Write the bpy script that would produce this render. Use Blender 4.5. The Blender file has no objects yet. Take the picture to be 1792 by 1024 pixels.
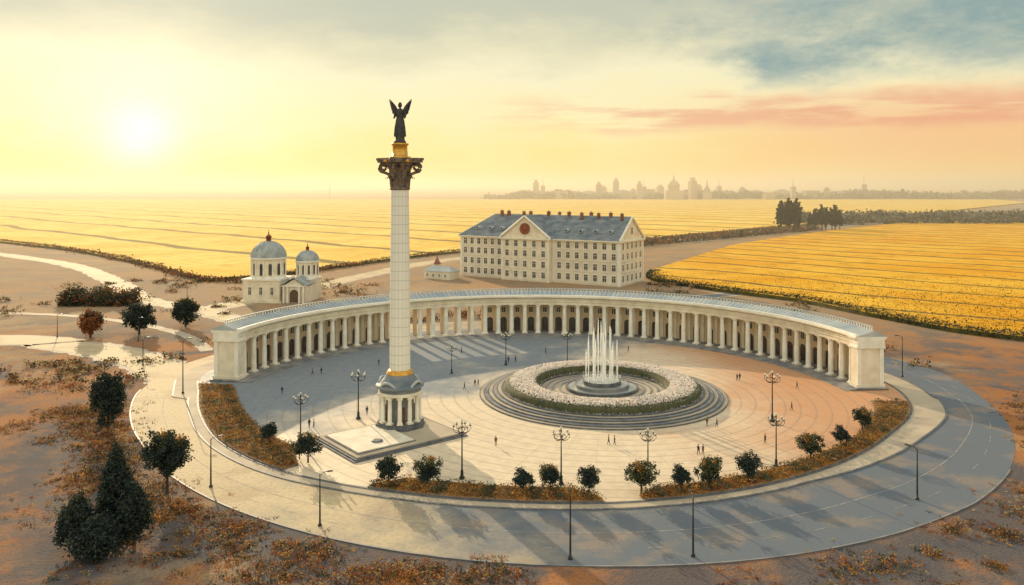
import bpy, math, random
from mathutils import Vector, Matrix
R = random.Random(7)
scene = bpy.context.scene
COL = scene.collection
pi = math.pi
def rad(a): return math.radians(a)
def lin(r,g,b):
    f=lambda c:(c/255/12.92) if c/255<=0.04045 else ((c/255+0.055)/1.055)**2.4
    return (f(r),f(g),f(b),1)

# ------------------------------------------------------------------ materials
def nt(m):
    m.use_nodes=True
    return m.node_tree, m.node_tree.nodes, m.node_tree.links
def mat(name,c1,c2=None,scale=1.0,rough=.8,bump=0,bscale=None,detail=5,metal=0,coord='pos',stretch=(1,1,1),lo=.35,hi=.65,spec=.3,c3=None,alpha=None,trans=0):
    m=bpy.data.materials.new(name); t,N,L=nt(m)
    b=N['Principled BSDF']; b.inputs['Roughness'].default_value=rough; b.inputs['Metallic'].default_value=metal
    b.inputs['Specular IOR Level'].default_value=spec
    if c2 is None: c2=tuple(x*.8 for x in c1)
    if coord=='pos': src=N.new('ShaderNodeNewGeometry').outputs['Position']
    else: src=N.new('ShaderNodeTexCoord').outputs['Object']
    mp=N.new('ShaderNodeMapping'); mp.inputs['Scale'].default_value=stretch; L.new(src,mp.inputs['Vector'])
    n=N.new('ShaderNodeTexNoise'); n.inputs['Scale'].default_value=scale; n.inputs['Detail'].default_value=detail
    L.new(mp.outputs[0],n.inputs['Vector'])
    r=N.new('ShaderNodeValToRGB'); r.color_ramp.elements[0].position=lo; r.color_ramp.elements[1].position=hi
    r.color_ramp.elements[0].color=(*c1[:3],1); r.color_ramp.elements[1].color=(*c2[:3],1)
    if c3:
        e=r.color_ramp.elements.new((lo+hi)/2); e.color=(*c3[:3],1)
    L.new(n.outputs['Fac'],r.inputs[0]); L.new(r.outputs[0],b.inputs['Base Color'])
    if bump:
        n2=N.new('ShaderNodeTexNoise'); n2.inputs['Scale'].default_value=bscale or scale*4; n2.inputs['Detail'].default_value=4
        L.new(mp.outputs[0],n2.inputs['Vector'])
        bp=N.new('ShaderNodeBump'); bp.inputs['Strength'].default_value=bump; bp.inputs['Distance'].default_value=.2
        L.new(n2.outputs['Fac'],bp.inputs['Height']); L.new(bp.outputs[0],b.inputs['Normal'])
    if alpha is not None: b.inputs['Alpha'].default_value=alpha
    if trans:
        tr=N.new('ShaderNodeBsdfTranslucent'); L.new(r.outputs[0],tr.inputs[0]); mx=N.new('ShaderNodeMixShader'); mx.inputs[0].default_value=trans
        L.new(b.outputs[0],mx.inputs[1]); L.new(tr.outputs[0],mx.inputs[2]); L.new(mx.outputs[0],N['Material Output'].inputs[0])
    return m
class G:
    """tiny node graph helper"""
    def __init__(s,t): s.N=t.nodes; s.L=t.links
    def m(s,op,a,b=None,c=None,clamp=False):
        n=s.N.new('ShaderNodeMath'); n.operation=op; n.use_clamp=clamp
        for i,v in enumerate((a,b,c)):
            if v is None: continue
            if isinstance(v,(int,float)): n.inputs[i].default_value=v
            else: s.L.new(v,n.inputs[i])
        return n.outputs[0]
    def ss(s,v,a,b,o0=0,o1=1):
        n=s.N.new('ShaderNodeMapRange'); n.interpolation_type='SMOOTHSTEP'
        s.L.new(v,n.inputs[0]); n.inputs[1].default_value=a; n.inputs[2].default_value=b
        n.inputs[3].default_value=o0; n.inputs[4].default_value=o1
        return n.outputs[0]
    def mix(s,f,a,b,mode='MIX'):
        n=s.N.new('ShaderNodeMix'); n.data_type='RGBA'; n.blend_type=mode
        for i,v in ((0,f),(6,a),(7,b)):
            if isinstance(v,(int,float)): n.inputs[i].default_value=v
            elif isinstance(v,tuple): n.inputs[i].default_value=(*v[:3],1)
            else: s.L.new(v,n.inputs[i])
        return n.outputs[2]
    def noise(s,vec,scale,detail=4,rough=.5,dim='3D'):
        n=s.N.new('ShaderNodeTexNoise'); n.inputs['Scale'].default_value=scale; n.inputs['Detail'].default_value=detail
        n.inputs['Roughness'].default_value=rough
        s.L.new(vec,n.inputs['Vector']); return n.outputs['Fac']
    def map(s,vec,sc=(1,1,1),loc=(0,0,0),rot=(0,0,0)):
        n=s.N.new('ShaderNodeMapping'); n.inputs['Scale'].default_value=sc; n.inputs['Location'].default_value=loc; n.inputs['Rotation'].default_value=rot
        s.L.new(vec,n.inputs['Vector']); return n.outputs[0]

M={}
M['stone']=mat('cream_stone',(.84,.77,.61),(.68,.60,.46),.35,.75,.15,2)
M['white']=mat('white_stone',(.88,.85,.76),(.76,.72,.61),.5,.7,.1,3)
M['wallb']=mat('plaster_wall',(.80,.73,.58),(.66,.58,.45),.12,.85,.1,2)
M['wallw']=mat('ochre_plaster_wall',(.74,.56,.34),(.60,.46,.31),.1,.85,.1,2)
M['slate']=mat('slate_roof',(.12,.155,.19),(.26,.28,.29),.25,.6,.3,1.5,stretch=(1,1,2))
M['slate2']=mat('roof_light',(.33,.39,.43),(.50,.53,.51),.2,.6,.2,1.5)
M['dark']=mat('dark_stone',(.09,.10,.115),(.18,.18,.18),.8,.6,.2)
M['step']=mat('step_stone',(.17,.18,.20),(.33,.31,.28),.3,.6,.1)
M['bronze']=mat('bronze',(.10,.08,.075),(.26,.19,.135),1.2,.5,.3,metal=.2,coord='pos')
M['statue']=mat('statue_bronze',(.04,.04,.045),(.08,.07,.065),1.5,.45,.2,metal=.3)
M['gold']=mat('gilding',(.80,.47,.10),(.6,.30,.05),1.5,.35,metal=.6)
M['glass']=mat('window_glass',(.04,.045,.055),(.10,.095,.09),.3,.15,spec=.6)
M['door']=mat('door_wood',(.10,.06,.04),(.18,.11,.07),.5,.6)
M['metal']=mat('dark_metal',(.03,.035,.04),(.06,.06,.06),1,.5,metal=.5)
M['globe']=mat('lamp_glass',(.8,.76,.62),(.7,.66,.55),2,.3)
M['brick']=mat('chimney_brick',(.22,.09,.06),(.32,.15,.1),.6,.85)
M['soil']=mat('soil',(.30,.17,.08),(.22,.15,.08),.4,.95,.6,3)
M['bark']=mat('bark',(.05,.035,.025),(.09,.065,.045),2,.9,.5)
M['leafd']=mat('leaf_dark',(.018,.034,.036),(.05,.065,.045),.9,.8,trans=.15)
M['leafm']=mat('leaf_mid',(.07,.085,.045),(.13,.12,.05),.9,.8,trans=.25)
M['leafo']=mat('leaf_autumn',(.44,.19,.04),(.55,.31,.08),.9,.8,trans=.35)
M['leafr']=mat('leaf_russet',(.34,.11,.035),(.24,.12,.05),.9,.8,trans=.3)
M['leafs']=mat('leaf_straw',(.50,.36,.18),(.40,.30,.14),.9,.8,trans=.3)
M['leafh']=mat('leaf_distant',(.14,.14,.11),(.20,.185,.14),.02,.9)
M['petal']=mat('petal_white',(.95,.91,.84),(.93,.82,.75),.6,.7,trans=.3)
M['petal2']=mat('petal_cream',(.90,.80,.62),(.85,.70,.56),.6,.7,trans=.3)
M['mark']=mat('road_paint',(.46,.44,.38),(.28,.27,.25),.8,.8,lo=.4,hi=.55)
M['path']=mat('footway_paving',(.42,.35,.26),(.56,.47,.34),.12,.8,.1,spec=.15)
M['water']=mat('pool_water',(.30,.34,.33),(.42,.42,.37),.5,.15,.3,1.5,spec=.5)
M['jet']=mat('spray_water',(.97,.97,.94),(.92,.94,.94),2,.4,trans=.5)
M['crop_y']=mat('crop_flower',(.85,.45,.03),(.92,.60,.08),.08,.8,trans=.2)
M['crop_g']=mat('crop_leaf',(.08,.085,.03),(.14,.12,.035),.2,.9)
M['city']=mat('distant_facade',(.46,.39,.30),(.54,.46,.35),.01,.9)
M['cityr']=mat('distant_roof',(.34,.31,.27),(.38,.34,.29),.01,.9)
M['crown']=mat('copper_dome',(.26,.31,.32),(.44,.46,.44),.4,.5,.1,metal=.1)
M['redf']=mat('red_finial',(.18,.04,.025),(.28,.08,.04),1,.5)

def shaft_mat():
    m=bpy.data.materials.new('shaft_blocks'); t,N,L=nt(m); g=G(t); b=N['Principled BSDF']; b.inputs['Roughness'].default_value=.6
    tc=N.new('ShaderNodeTexCoord'); sep=N.new('ShaderNodeSeparateXYZ'); L.new(tc.outputs['Object'],sep.inputs[0])
    z=g.m('FRACT',g.m('MULTIPLY',sep.outputs[2],1/1.9))
    ln=g.m('LESS_THAN',z,.055)
    an=g.m('ARCTAN2',sep.outputs[0],sep.outputs[1]); a2=g.m('LESS_THAN',g.m('FRACT',g.m('MULTIPLY',an,16/(2*pi))),.07)
    k=g.m('MAXIMUM',ln,a2)
    n=g.noise(tc.outputs['Object'],.6,5)
    c=g.mix(n,(.88,.85,.75),(.78,.77,.70)); c=g.mix(k,c,(.52,.50,.43)); L.new(c,b.inputs['Base Color']); return m
M['shaft']=shaft_mat()

def plaza_mat():
    m=bpy.data.materials.new('plaza_paving'); t,N,L=nt(m); g=G(t); b=N['Principled BSDF']
    p=N.new('ShaderNodeNewGeometry').outputs['Position']; sep=N.new('ShaderNodeSeparateXYZ'); L.new(p,sep.inputs[0]); x,y=sep.outputs[0],sep.outputs[1]
    dx=g.m('SUBTRACT',x,21.6); dy=g.m('SUBTRACT',y,190.9)
    r=g.m('SQRT',g.m('ADD',g.m('MULTIPLY',dx,dx),g.m('MULTIPLY',dy,dy)))
    n1=g.noise(p,.035,6,.65); n2=g.noise(p,.5,4)
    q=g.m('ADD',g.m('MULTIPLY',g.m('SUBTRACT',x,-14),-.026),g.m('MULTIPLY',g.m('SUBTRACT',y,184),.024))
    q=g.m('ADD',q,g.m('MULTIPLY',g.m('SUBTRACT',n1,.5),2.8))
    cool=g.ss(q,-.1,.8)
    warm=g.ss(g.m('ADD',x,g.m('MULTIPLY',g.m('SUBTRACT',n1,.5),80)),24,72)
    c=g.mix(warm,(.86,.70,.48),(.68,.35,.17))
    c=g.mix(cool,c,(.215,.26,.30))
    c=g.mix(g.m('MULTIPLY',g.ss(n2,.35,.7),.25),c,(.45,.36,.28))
    ring=g.m('LESS_THAN',g.m('FRACT',g.m('MULTIPLY',r,1/3.2)),.14)
    c=g.mix(g.m('MULTIPLY',ring,.28),c,(.24,.2,.17))
    an=g.m('ARCTAN2',dx,dy); sp=g.m('LESS_THAN',g.m('FRACT',g.m('MULTIPLY',an,48/(2*pi))),.03)
    c=g.mix(g.m('MULTIPLY',sp,.16),c,(.24,.2,.17))
    br=N.new('ShaderNodeTexBrick'); br.inputs['Scale'].default_value=.6; br.inputs['Mortar Size'].default_value=.03
    br.inputs['Color1'].default_value=(1,1,1,1); br.inputs['Color2'].default_value=(.84,.84,.84,1); br.inputs['Mortar'].default_value=(.75,.75,.75,1); L.new(p,br.inputs['Vector'])
    c=g.mix(.6,c,br.outputs[0],'MULTIPLY')
    L.new(c,b.inputs['Base Color']); L.new(g.ss(n1,.3,.7,.55,.75),b.inputs['Roughness']); b.inputs['Specular IOR Level'].default_value=.3
    bp=N.new('ShaderNodeBump'); bp.inputs['Strength'].default_value=.15; bp.inputs['Distance'].default_value=.1; L.new(n2,bp.inputs['Height']); L.new(bp.outputs[0],b.inputs['Normal'])
    return m
M['plaza']=plaza_mat()
def asphalt():
    m=bpy.data.materials.new('asphalt'); t,N,L=nt(m); g=G(t); b=N['Principled BSDF']
    p=N.new('ShaderNodeNewGeometry').outputs['Position']; sep=N.new('ShaderNodeSeparateXYZ'); L.new(p,sep.inputs[0])
    n1=g.noise(p,.045,7,.65); n2=g.noise(p,1.5,4); n3=g.noise(g.map(p,loc=(30,7,0)),.09,6,.6)
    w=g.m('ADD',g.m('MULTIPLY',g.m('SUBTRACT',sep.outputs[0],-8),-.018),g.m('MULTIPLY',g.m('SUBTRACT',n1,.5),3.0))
    c=g.mix(g.ss(w,-.5,.7),(.15,.175,.205),(.64,.51,.31))  # sun glare painted as cream base colour toward the left
    c=g.mix(g.m('MULTIPLY',g.ss(n3,.5,.62),.4),c,(.40,.28,.17))
    c=g.mix(g.m('MULTIPLY',g.ss(n2,.4,.7),.25),c,(.16,.15,.14))
    L.new(c,b.inputs['Base Color']); b.inputs['Roughness'].default_value=.8; b.inputs['Specular IOR Level'].default_value=.15
    bp=N.new('ShaderNodeBump'); bp.inputs['Strength'].default_value=.25; bp.inputs['Distance'].default_value=.06; L.new(n2,bp.inputs['Height']); L.new(bp.outputs[0],b.inputs['Normal'])
    return m
M['asphalt']=asphalt()
def groundm():
    m=bpy.data.materials.new('rough_grass'); t,N,L=nt(m); g=G(t); b=N['Principled BSDF']; b.inputs['Roughness'].default_value=.95; b.inputs['Specular IOR Level'].default_value=.1
    p=N.new('ShaderNodeNewGeometry').outputs['Position']; sep=N.new('ShaderNodeSeparateXYZ'); L.new(p,sep.inputs[0])
    n1=g.noise(p,.022,6,.65); n2=g.noise(p,.13,6,.65); n3=g.noise(p,2.2,4,.6); n4=g.noise(g.map(p,loc=(50,9,3)),.012,5,.6); n5=g.noise(g.map(p,loc=(9,80,3)),.05,6,.65)
    c=g.mix(g.ss(n1,.40,.60),(.44,.19,.07),(.19,.15,.13))
    c=g.mix(g.m('MULTIPLY',g.ss(n4,.5,.62),.6),c,(.54,.39,.22))
    c=g.mix(g.m('MULTIPLY',g.ss(n2,.46,.62),.75),c,(.42,.17,.055))
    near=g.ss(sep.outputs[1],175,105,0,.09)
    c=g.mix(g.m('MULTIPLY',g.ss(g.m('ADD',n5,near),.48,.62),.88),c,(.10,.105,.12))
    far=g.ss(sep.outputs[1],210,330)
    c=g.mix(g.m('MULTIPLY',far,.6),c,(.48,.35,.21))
    c=g.mix(g.m('MULTIPLY',g.ss(n3,.42,.68),.5),c,(.13,.09,.05))
    L.new(c,b.inputs['Base Color'])
    bp=N.new('ShaderNodeBump'); bp.inputs['Strength'].default_value=.6; bp.inputs['Distance'].default_value=.35; L.new(n3,bp.inputs['Height']); L.new(bp.outputs[0],b.inputs['Normal'])
    return m
M['ground']=groundm()
def fieldm(name,c1,c2,ux,uy,period,off,dk,dkf):
    m=bpy.data.materials.new(name); t,N,L=nt(m); g=G(t); b=N['Principled BSDF']; b.inputs['Roughness'].default_value=.95; b.inputs['Specular IOR Level'].default_value=.05
    p=N.new('ShaderNodeNewGeometry').outputs['Position']; sep=N.new('ShaderNodeSeparateXYZ'); L.new(p,sep.inputs[0])
    nw=g.noise(p,.006,3); n1=g.noise(p,.012,6,.65); n2=g.noise(p,.35,4,.7); n3=g.noise(p,1.1,4,.7); n4=g.noise(p,.06,5,.65)
    q=g.m('ADD',g.m('MULTIPLY',sep.outputs[0],ux),g.m('MULTIPLY',sep.outputs[1],uy))
    q=g.m('ADD',q,g.m('MULTIPLY',nw,50)); q=g.m('ADD',q,g.m('MULTIPLY',n2,5))
    f=g.m('FRACT',g.m('MULTIPLY',g.m('ADD',q,off),1/period))
    tri=g.m('ABSOLUTE',g.m('SUBTRACT',f,.5))
    line=g.m('SUBTRACT',1,g.ss(tri,.03,.085))
    fine=g.m('ABSOLUTE',g.m('SUBTRACT',g.m('FRACT',g.m('MULTIPLY',q,1/7.5)),.5))
    c=g.mix(g.ss(n1,.35,.65),c1,c2)
    c=g.mix(g.m('MULTIPLY',g.ss(n4,.48,.66),.45),c,dk)
    c=g.mix(g.m('MULTIPLY',g.ss(fine,.18,.0),.35),c,dk)
    c=g.mix(g.m('MULTIPLY',g.ss(n3,.45,.68),dkf),c,dk)
    c=g.mix(g.m('MULTIPLY',line,.85),c,(.15,.12,.05))
    L.new(c,b.inputs['Base Color'])
    bp=N.new('ShaderNodeBump'); bp.inputs['Strength'].default_value=.3; bp.inputs['Distance'].default_value=.4; L.new(n3,bp.inputs['Height']); L.new(bp.outputs[0],b.inputs['Normal'])
    return m
M['fieldl']=fieldm('golden_crop',(.90,.55,.09),(.97,.72,.19),.67,.74,92,0,(.50,.32,.06),.35)
M['fieldr']=fieldm('amber_crop',(.84,.40,.025),(.92,.56,.07),.70,.71,38,12,(.42,.20,.02),.55)
def personm(name,coat,leg):
    m=bpy.data.materials.new(name); t,N,L=nt(m); b=N['Principled BSDF']
    tc=N.new('ShaderNodeTexCoord'); sep=N.new('ShaderNodeSeparateXYZ'); L.new(tc.outputs['Object'],sep.inputs[0])
    r=N.new('ShaderNodeValToRGB'); r.color_ramp.interpolation='CONSTANT'
    mr=N.new('ShaderNodeMath'); mr.operation='MULTIPLY'; mr.inputs[1].default_value=.5; L.new(sep.outputs[2],mr.inputs[0]); L.new(mr.outputs[0],r.inputs[0])
    e=r.color_ramp.elements; e[0].position=0; e[0].color=(.02,.02,.02,1); e[1].position=.05; e[1].color=(*leg,1)
    x=e.new(.42); x.color=(*coat,1); x=e.new(.74); x.color=(.5,.32,.24,1)
    L.new(r.outputs[0],b.inputs['Base Color']); b.inputs['Roughness'].default_value=.85; return m
PM=[personm('navy_clothes',(.03,.035,.06),(.03,.03,.035)),personm('brown_clothes',(.12,.05,.03),(.03,.03,.05)),personm('grey_clothes',(.09,.09,.09),(.02,.02,.02))]
M['hair']=mat('hair',(.03,.02,.015),(.05,.03,.02),3,.8)

# ------------------------------------------------------------------ mesh builder
class MB:
    def __init__(s): s.v=[];s.f=[];s.mi=[];s.sm=[];s.mats=[]
    def mid(s,m):
        if m not in s.mats: s.mats.append(m)
        return s.mats.index(m)
    def add(s,vs,fs,m,smooth=False):
        o=len(s.v); s.v+=[tuple(v) for v in vs]; k=s.mid(m)
        for f in fs: s.f.append(tuple(i+o for i in f)); s.mi.append(k); s.sm.append(smooth)
        return s
    def box(s,c,d,m,rz=0,top=1.0):
        x,y,z=c; a,b,h=d[0]/2,d[1]/2,d[2]; cr,sr=math.cos(rz),math.sin(rz); vs=[]
        for zz,k in ((z,1),(z+h,top)):
            for px,py in ((-a,-b),(a,-b),(a,b),(-a,b)):
                px*=k;py*=k; vs.append((x+px*cr-py*sr,y+px*sr+py*cr,zz))
        return s.add(vs,[(3,2,1,0),(4,5,6,7),(0,1,5,4),(1,2,6,5),(2,3,7,6),(3,0,4,7)],m)
    def lathe(s,prof,m,n=24,c=(0,0,0),smooth=True,sy=1,phase=0,caps=True):
        vs=[];fs=[]
        for r,z in prof:
            for i in range(n):
                a=2*pi*i/n+phase; vs.append((c[0]+r*math.cos(a),c[1]+r*sy*math.sin(a),c[2]+z))
        for j in range(len(prof)-1):
            for i in range(n):
                k=(i+1)%n; fs.append((j*n+i,j*n+k,(j+1)*n+k,(j+1)*n+i))
        s.add(vs,fs,m,smooth); o=len(prof)-1
        if caps: s.add(vs[:n],[tuple(range(n-1,-1,-1))],m); s.add(vs[o*n:],[tuple(range(n))],m)
        return s
    def prism(s,poly,z0,z1,m,ms=None):
        n=len(poly); vs=[(x,y,z0) for x,y in poly]+[(x,y,z1) for x,y in poly]
        s.add(vs,[tuple(range(n,2*n))],m); s.add(vs,[(i,(i+1)%n,n+(i+1)%n,n+i) for i in range(n)],ms or m); return s
    def sweep(s,prof,a0,a1,n,m,c=(0,0),caps=True,smooth=False):
        k=len(prof);vs=[];fs=[]
        for i in range(n+1):
            a=a0+(a1-a0)*i/n
            for r,z in prof: vs.append((c[0]+r*math.cos(a),c[1]+r*math.sin(a),z))
        for i in range(n):
            for j in range(k):
                q=(j+1)%k; fs.append((i*k+j,i*k+q,(i+1)*k+q,(i+1)*k+j))
        s.add(vs,fs,m,smooth)
        if caps: s.add(vs[:k],[tuple(range(k))],m); s.add(vs[n*k:],[tuple(range(k-1,-1,-1))],m)
        return s
    def tube(s,pts,rs,m,n=8,smooth=True):
        vs=[];fs=[];pts=[Vector(p) for p in pts]
        if not isinstance(rs,(list,tuple)): rs=[rs]*len(pts)
        for i,p in enumerate(pts):
            d=(pts[min(i+1,len(pts)-1)]-pts[max(i-1,0)]).normalized()
            u=d.cross(Vector((0,0,1)) if abs(d.z)<.9 else Vector((1,0,0))).normalized(); w=d.cross(u)
            for j in range(n):
                a=2*pi*j/n; vs.append(p+(u*math.cos(a)+w*math.sin(a))*rs[i])
        for i in range(len(pts)-1):
            for j in range(n):
                k=(j+1)%n; fs.append((i*n+j,i*n+k,(i+1)*n+k,(i+1)*n+j))
        fs.append(tuple(range(n))); fs.append(tuple(range((len(pts)-1)*n,len(pts)*n)))
        return s.add(vs,fs,m,smooth)
    def quad(s,c,size,m,rnd,flat=0):
        n=Vector((rnd.gauss(0,1),rnd.gauss(0,1),rnd.gauss(0,1)+flat))
        if n.length<.01: n=Vector((0,0,1))
        n.normalize(); u=n.orthogonal().normalized(); w=n.cross(u); a=rnd.random()*6.28
        u,w=u*math.cos(a)+w*math.sin(a), w*math.cos(a)-u*math.sin(a); c=Vector(c); h=size*rnd.uniform(.6,1.25)/2
        return s.add([c-u*h,c-w*h*.6,c+u*h,c+w*h*.6],[(0,1,2,3)],m)
    def mesh(s,name):
        me=bpy.data.meshes.new(name); me.from_pydata(s.v,[],s.f)
        for m in s.mats: me.materials.append(m)
        me.polygons.foreach_set('material_index',s.mi); me.polygons.foreach_set('use_smooth',s.sm); me.update(); return me
    def obj(s,name,parent=None,loc=(0,0,0),rz=0,kind=None,label=None,scale=1):
        o=bpy.data.objects.new(name,s.mesh(name)); COL.objects.link(o); o.location=loc; o.rotation_euler=(0,0,rz); o.scale=(scale,)*3
        if parent: o.parent=parent
        if kind: o['kind']=kind
        if label: o['label']=label
        return o
def thing(name,label,cat,loc,rz=0,group=None,scale=1):
    o=bpy.data.objects.new(name,None); COL.objects.link(o); o.location=loc; o.rotation_euler=(0,0,rz); o.scale=(scale,)*3
    o.empty_display_size=.5; o['label']=label; o['category']=cat
    if group:o['group']=group
    return o
def inst(o,parent,loc,rz=0,scale=None,name=None):
    c=o.copy(); COL.objects.link(c); c.parent=parent; c.location=loc; c.rotation_euler=(0,0,rz)
    if scale is not None: c.scale=scale if isinstance(scale,tuple) else (scale,)*3
    return c
def dup(o,loc,rz=0,scale=None,label=None):
    c=o.copy(); COL.objects.link(c); c.location=loc; c.rotation_euler=(0,0,rz)
    if scale is not None: c.scale=scale if isinstance(scale,tuple) else (scale,)*3
    if label:c['label']=label
    def rec(a,b):
        for ch in list(a.children):
            if ch in made: continue
            k=ch.copy(); COL.objects.link(k); k.parent=b; made.add(k); rec(ch,k)
    made=set(); rec(o,c); return c
def struct(b,name,label=None,kind='structure'):
    o=b.obj(name); o['kind']=kind; o['label']=label or name.replace('_',' '); o['category']=name.replace('_',' '); return o

# ------------------------------------------------------------------ plan curves
CP=(5,187.5)
def table(tb):
    def f(a):
        a=a%360
        n=len(tb)
        for i in range(n):
            a0,r0=tb[i]; a1,r1=tb[(i+1)%n]; 
            if i==n-1: a1+=360
            aa=a if a>=tb[0][0] else a+360
            if a0<=aa<=a1:
                rm=tb[i-1][1]; rp=tb[(i+2)%n][1]; t=(aa-a0)/(a1-a0)
                t2=t*t;t3=t2*t
                return .5*((2*r0)+(-rm+r1)*t+(2*rm-5*r0+4*r1-rp)*t2+(-rm+3*r0-3*r1+rp)*t3)
    return f
r_out=table([(12,91),(35,91),(60,91),(90,91),(120,91),(145,91),(164,90),(178,80),(193,73.5),(210,69.5),(226,66.5),(243,63.5),(262,62.5),(280,63.5),(300,66),(318,69.5),(338,76),(356,86)])
r_road=table([(16,113),(50,109),(90,107),(130,107),(160,103),(178,95),(192,88),(206,83),(222,81),(237,80.5),(249,81),(261,82),(275,83.5),(290,86),(303,88.5),(317,92),(339,98),(358,105)])
def pol(a,r,c=CP): return (c[0]+r*math.cos(rad(a)),c[1]+r*math.sin(rad(a)))
def slabw(a):
    a%=360
    return 2.2+ (5*max(0,min(1,(a-310)/40)) if a>180 else 4)
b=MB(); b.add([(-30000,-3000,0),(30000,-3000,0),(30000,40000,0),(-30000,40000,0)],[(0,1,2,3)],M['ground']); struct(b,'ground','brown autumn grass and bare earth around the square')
b=MB(); n=240
vs=[];fs=[]
for i in range(n):
    a=360*i/n; vs.append((*pol(a,r_out(a)-6),.03)); vs.append((*pol(a,r_road(a)),.03))
for i in range(n): k=(i+1)%n; fs.append((2*i,2*i+1,2*k+1,2*k))
b.add(vs,fs,M['asphalt']); struct(b,'ring_road','asphalt ring road curving round the square')
def ringslab(f0,f1,z,m,ms,a0=0,a1=360,n=240,z0=0):
    b=MB(); cl=(a1-a0)>=360; vs=[];N_=n if cl else n+1
    for i in range(N_):
        a=a0+(a1-a0)*i/n; p=pol(a,f0(a));q=pol(a,f1(a)); vs+=[(*p,z0),(*p,z),(*q,z),(*q,z0)]
    t=[];s_=[]
    for i in range(n):
        k=(i+1)%N_; A=4*i;B=4*k; t.append((A+1,A+2,B+2,B+1)); s_+=[(A,A+1,B+1,B),(A+2,A+3,B+3,B+2)]
    if not cl: s_+=[(0,1,2,3),(4*n,4*n+1,4*n+2,4*n+3)]
    b.add(vs,t,m); b.add(vs,s_,ms); return b
struct(ringslab(lambda a:r_road(a)+.0,lambda a:r_road(a)+.3,.13,M['step'],M['dark'],176,330),'kerb','stone kerb along the outer edge of the road')
pl=[pol(a,r_out(a)+slabw(a)) for a in [i*1.5 for i in range(240)]]
b=MB(); b.prism(pl,0,.15,M['path'],M['dark']); struct(b,'pavement','raised stone pavement edge round the square')
pl=[pol(a,r_out(a)-.2) for a in [i*1.5 for i in range(240)]]
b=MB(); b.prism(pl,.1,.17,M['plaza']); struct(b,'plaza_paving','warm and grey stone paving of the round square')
struct(ringslab(lambda a:r_out(a)-.05,lambda a:r_out(a)+.45,.26,M['dark'],M['dark'],170,378,200,.1),'kerb','dark stone kerb round the square')
struct(ringslab(lambda a:r_out(a)+slabw(a)-.02,lambda a:r_out(a)+slabw(a)+.4,.18,M['dark'],M['dark'],170,378,200,0),'kerb','dark stone kerb along the inner road edge')
b=MB()
def dash(f,a0,a1,w):
    vs=[];k=6
    for i in range(k+1):
        a=a0+(a1-a0)*i/k; vs+=[(*pol(a,f(a)),.045),(*pol(a,f(a)+w),.045)]
    b.add(vs,[(2*i,2*i+1,2*i+3,2*i+2) for i in range(k)],M['mark'])
mid=lambda t:(lambda a:(r_out(a)+slabw(a))*(1-t)+r_road(a)*t)
a=178
while a<380:
    dash(mid(.45),a,a+3,.15)
    if int(a/3)%2: dash(mid(.72),a,a+2.4,.11)
    a+=3
struct(b,'road_markings','worn white lane lines painted on the asphalt')
def smooth(pts,k=8):
    out=[];n=len(pts)
    for i in range(n-1):
        p0=pts[max(i-1,0)];p1=pts[i];p2=pts[i+1];p3=pts[min(i+2,n-1)]
        for j in range(k):
            t=j/k;o=[]
            for d in (0,1): o.append(.5*(2*p1[d]+(-p0[d]+p2[d])*t+(2*p0[d]-5*p1[d]+4*p2[d]-p3[d])*t*t+(-p0[d]+3*p1[d]-3*p2[d]+p3[d])*t**3))
            out.append(tuple(o))
    out.append(tuple(pts[-1])); return out
def ribbon(pts,w,z,m,b=None,k=8,jit=0):
    b=b or MB(); P=smooth(pts,k); vs=[]
    for i,p in enumerate(P):
        q0=P[max(i-1,0)];q1=P[min(i+1,len(P)-1)]; dx,dy=q1[0]-q0[0],q1[1]-q0[1]; l=math.hypot(dx,dy) or 1
        w1=w/2+R.uniform(-jit,jit); w2=w/2+R.uniform(-jit,jit)
        vs+=[(p[0]-dy/l*w1,p[1]+dx/l*w1,z),(p[0]+dy/l*w2,p[1]-dx/l*w2,z)]
    b.add(vs,[(2*i,2*i+1,2*i+3,2*i+2) for i in range(len(P)-1)],m); return b
roads=[('west_road',[(-86,205),(-108,229),(-140,248),(-200,262),(-600,300)],12),
('church_road',[(-75,262),(-100,292),(-128,322),(-165,352),(-212,420),(-300,520),(-520,690)],8),
('field_road',[(-125,318),(-105,365),(-82,440),(-40,540),(60,640),(170,722),(336,905),(754,1370),(2000,2700)],11),
('north_road',[(20,292),(40,330),(110,372),(180,430),(260,560)],7)]
for i,(nm,pt,w) in enumerate(roads):
    struct(ribbon(pt,w+4,.012+i*.004,M['path'],k=20,jit=1.0),nm.replace('road','verge'),'trodden gravel verge along the road')
    struct(ribbon(pt,w,.034+i*.006,M['asphalt'],k=20,jit=.25),nm,'pale asphalt road leading away past the fields')
struct(ribbon([(-250,312),(-190,310),(-150,296),(-112,268),(-92,240)],4,.062,M['path'],k=16,jit=.4),'footpath','pale gravel footpath crossing the grass')

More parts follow.
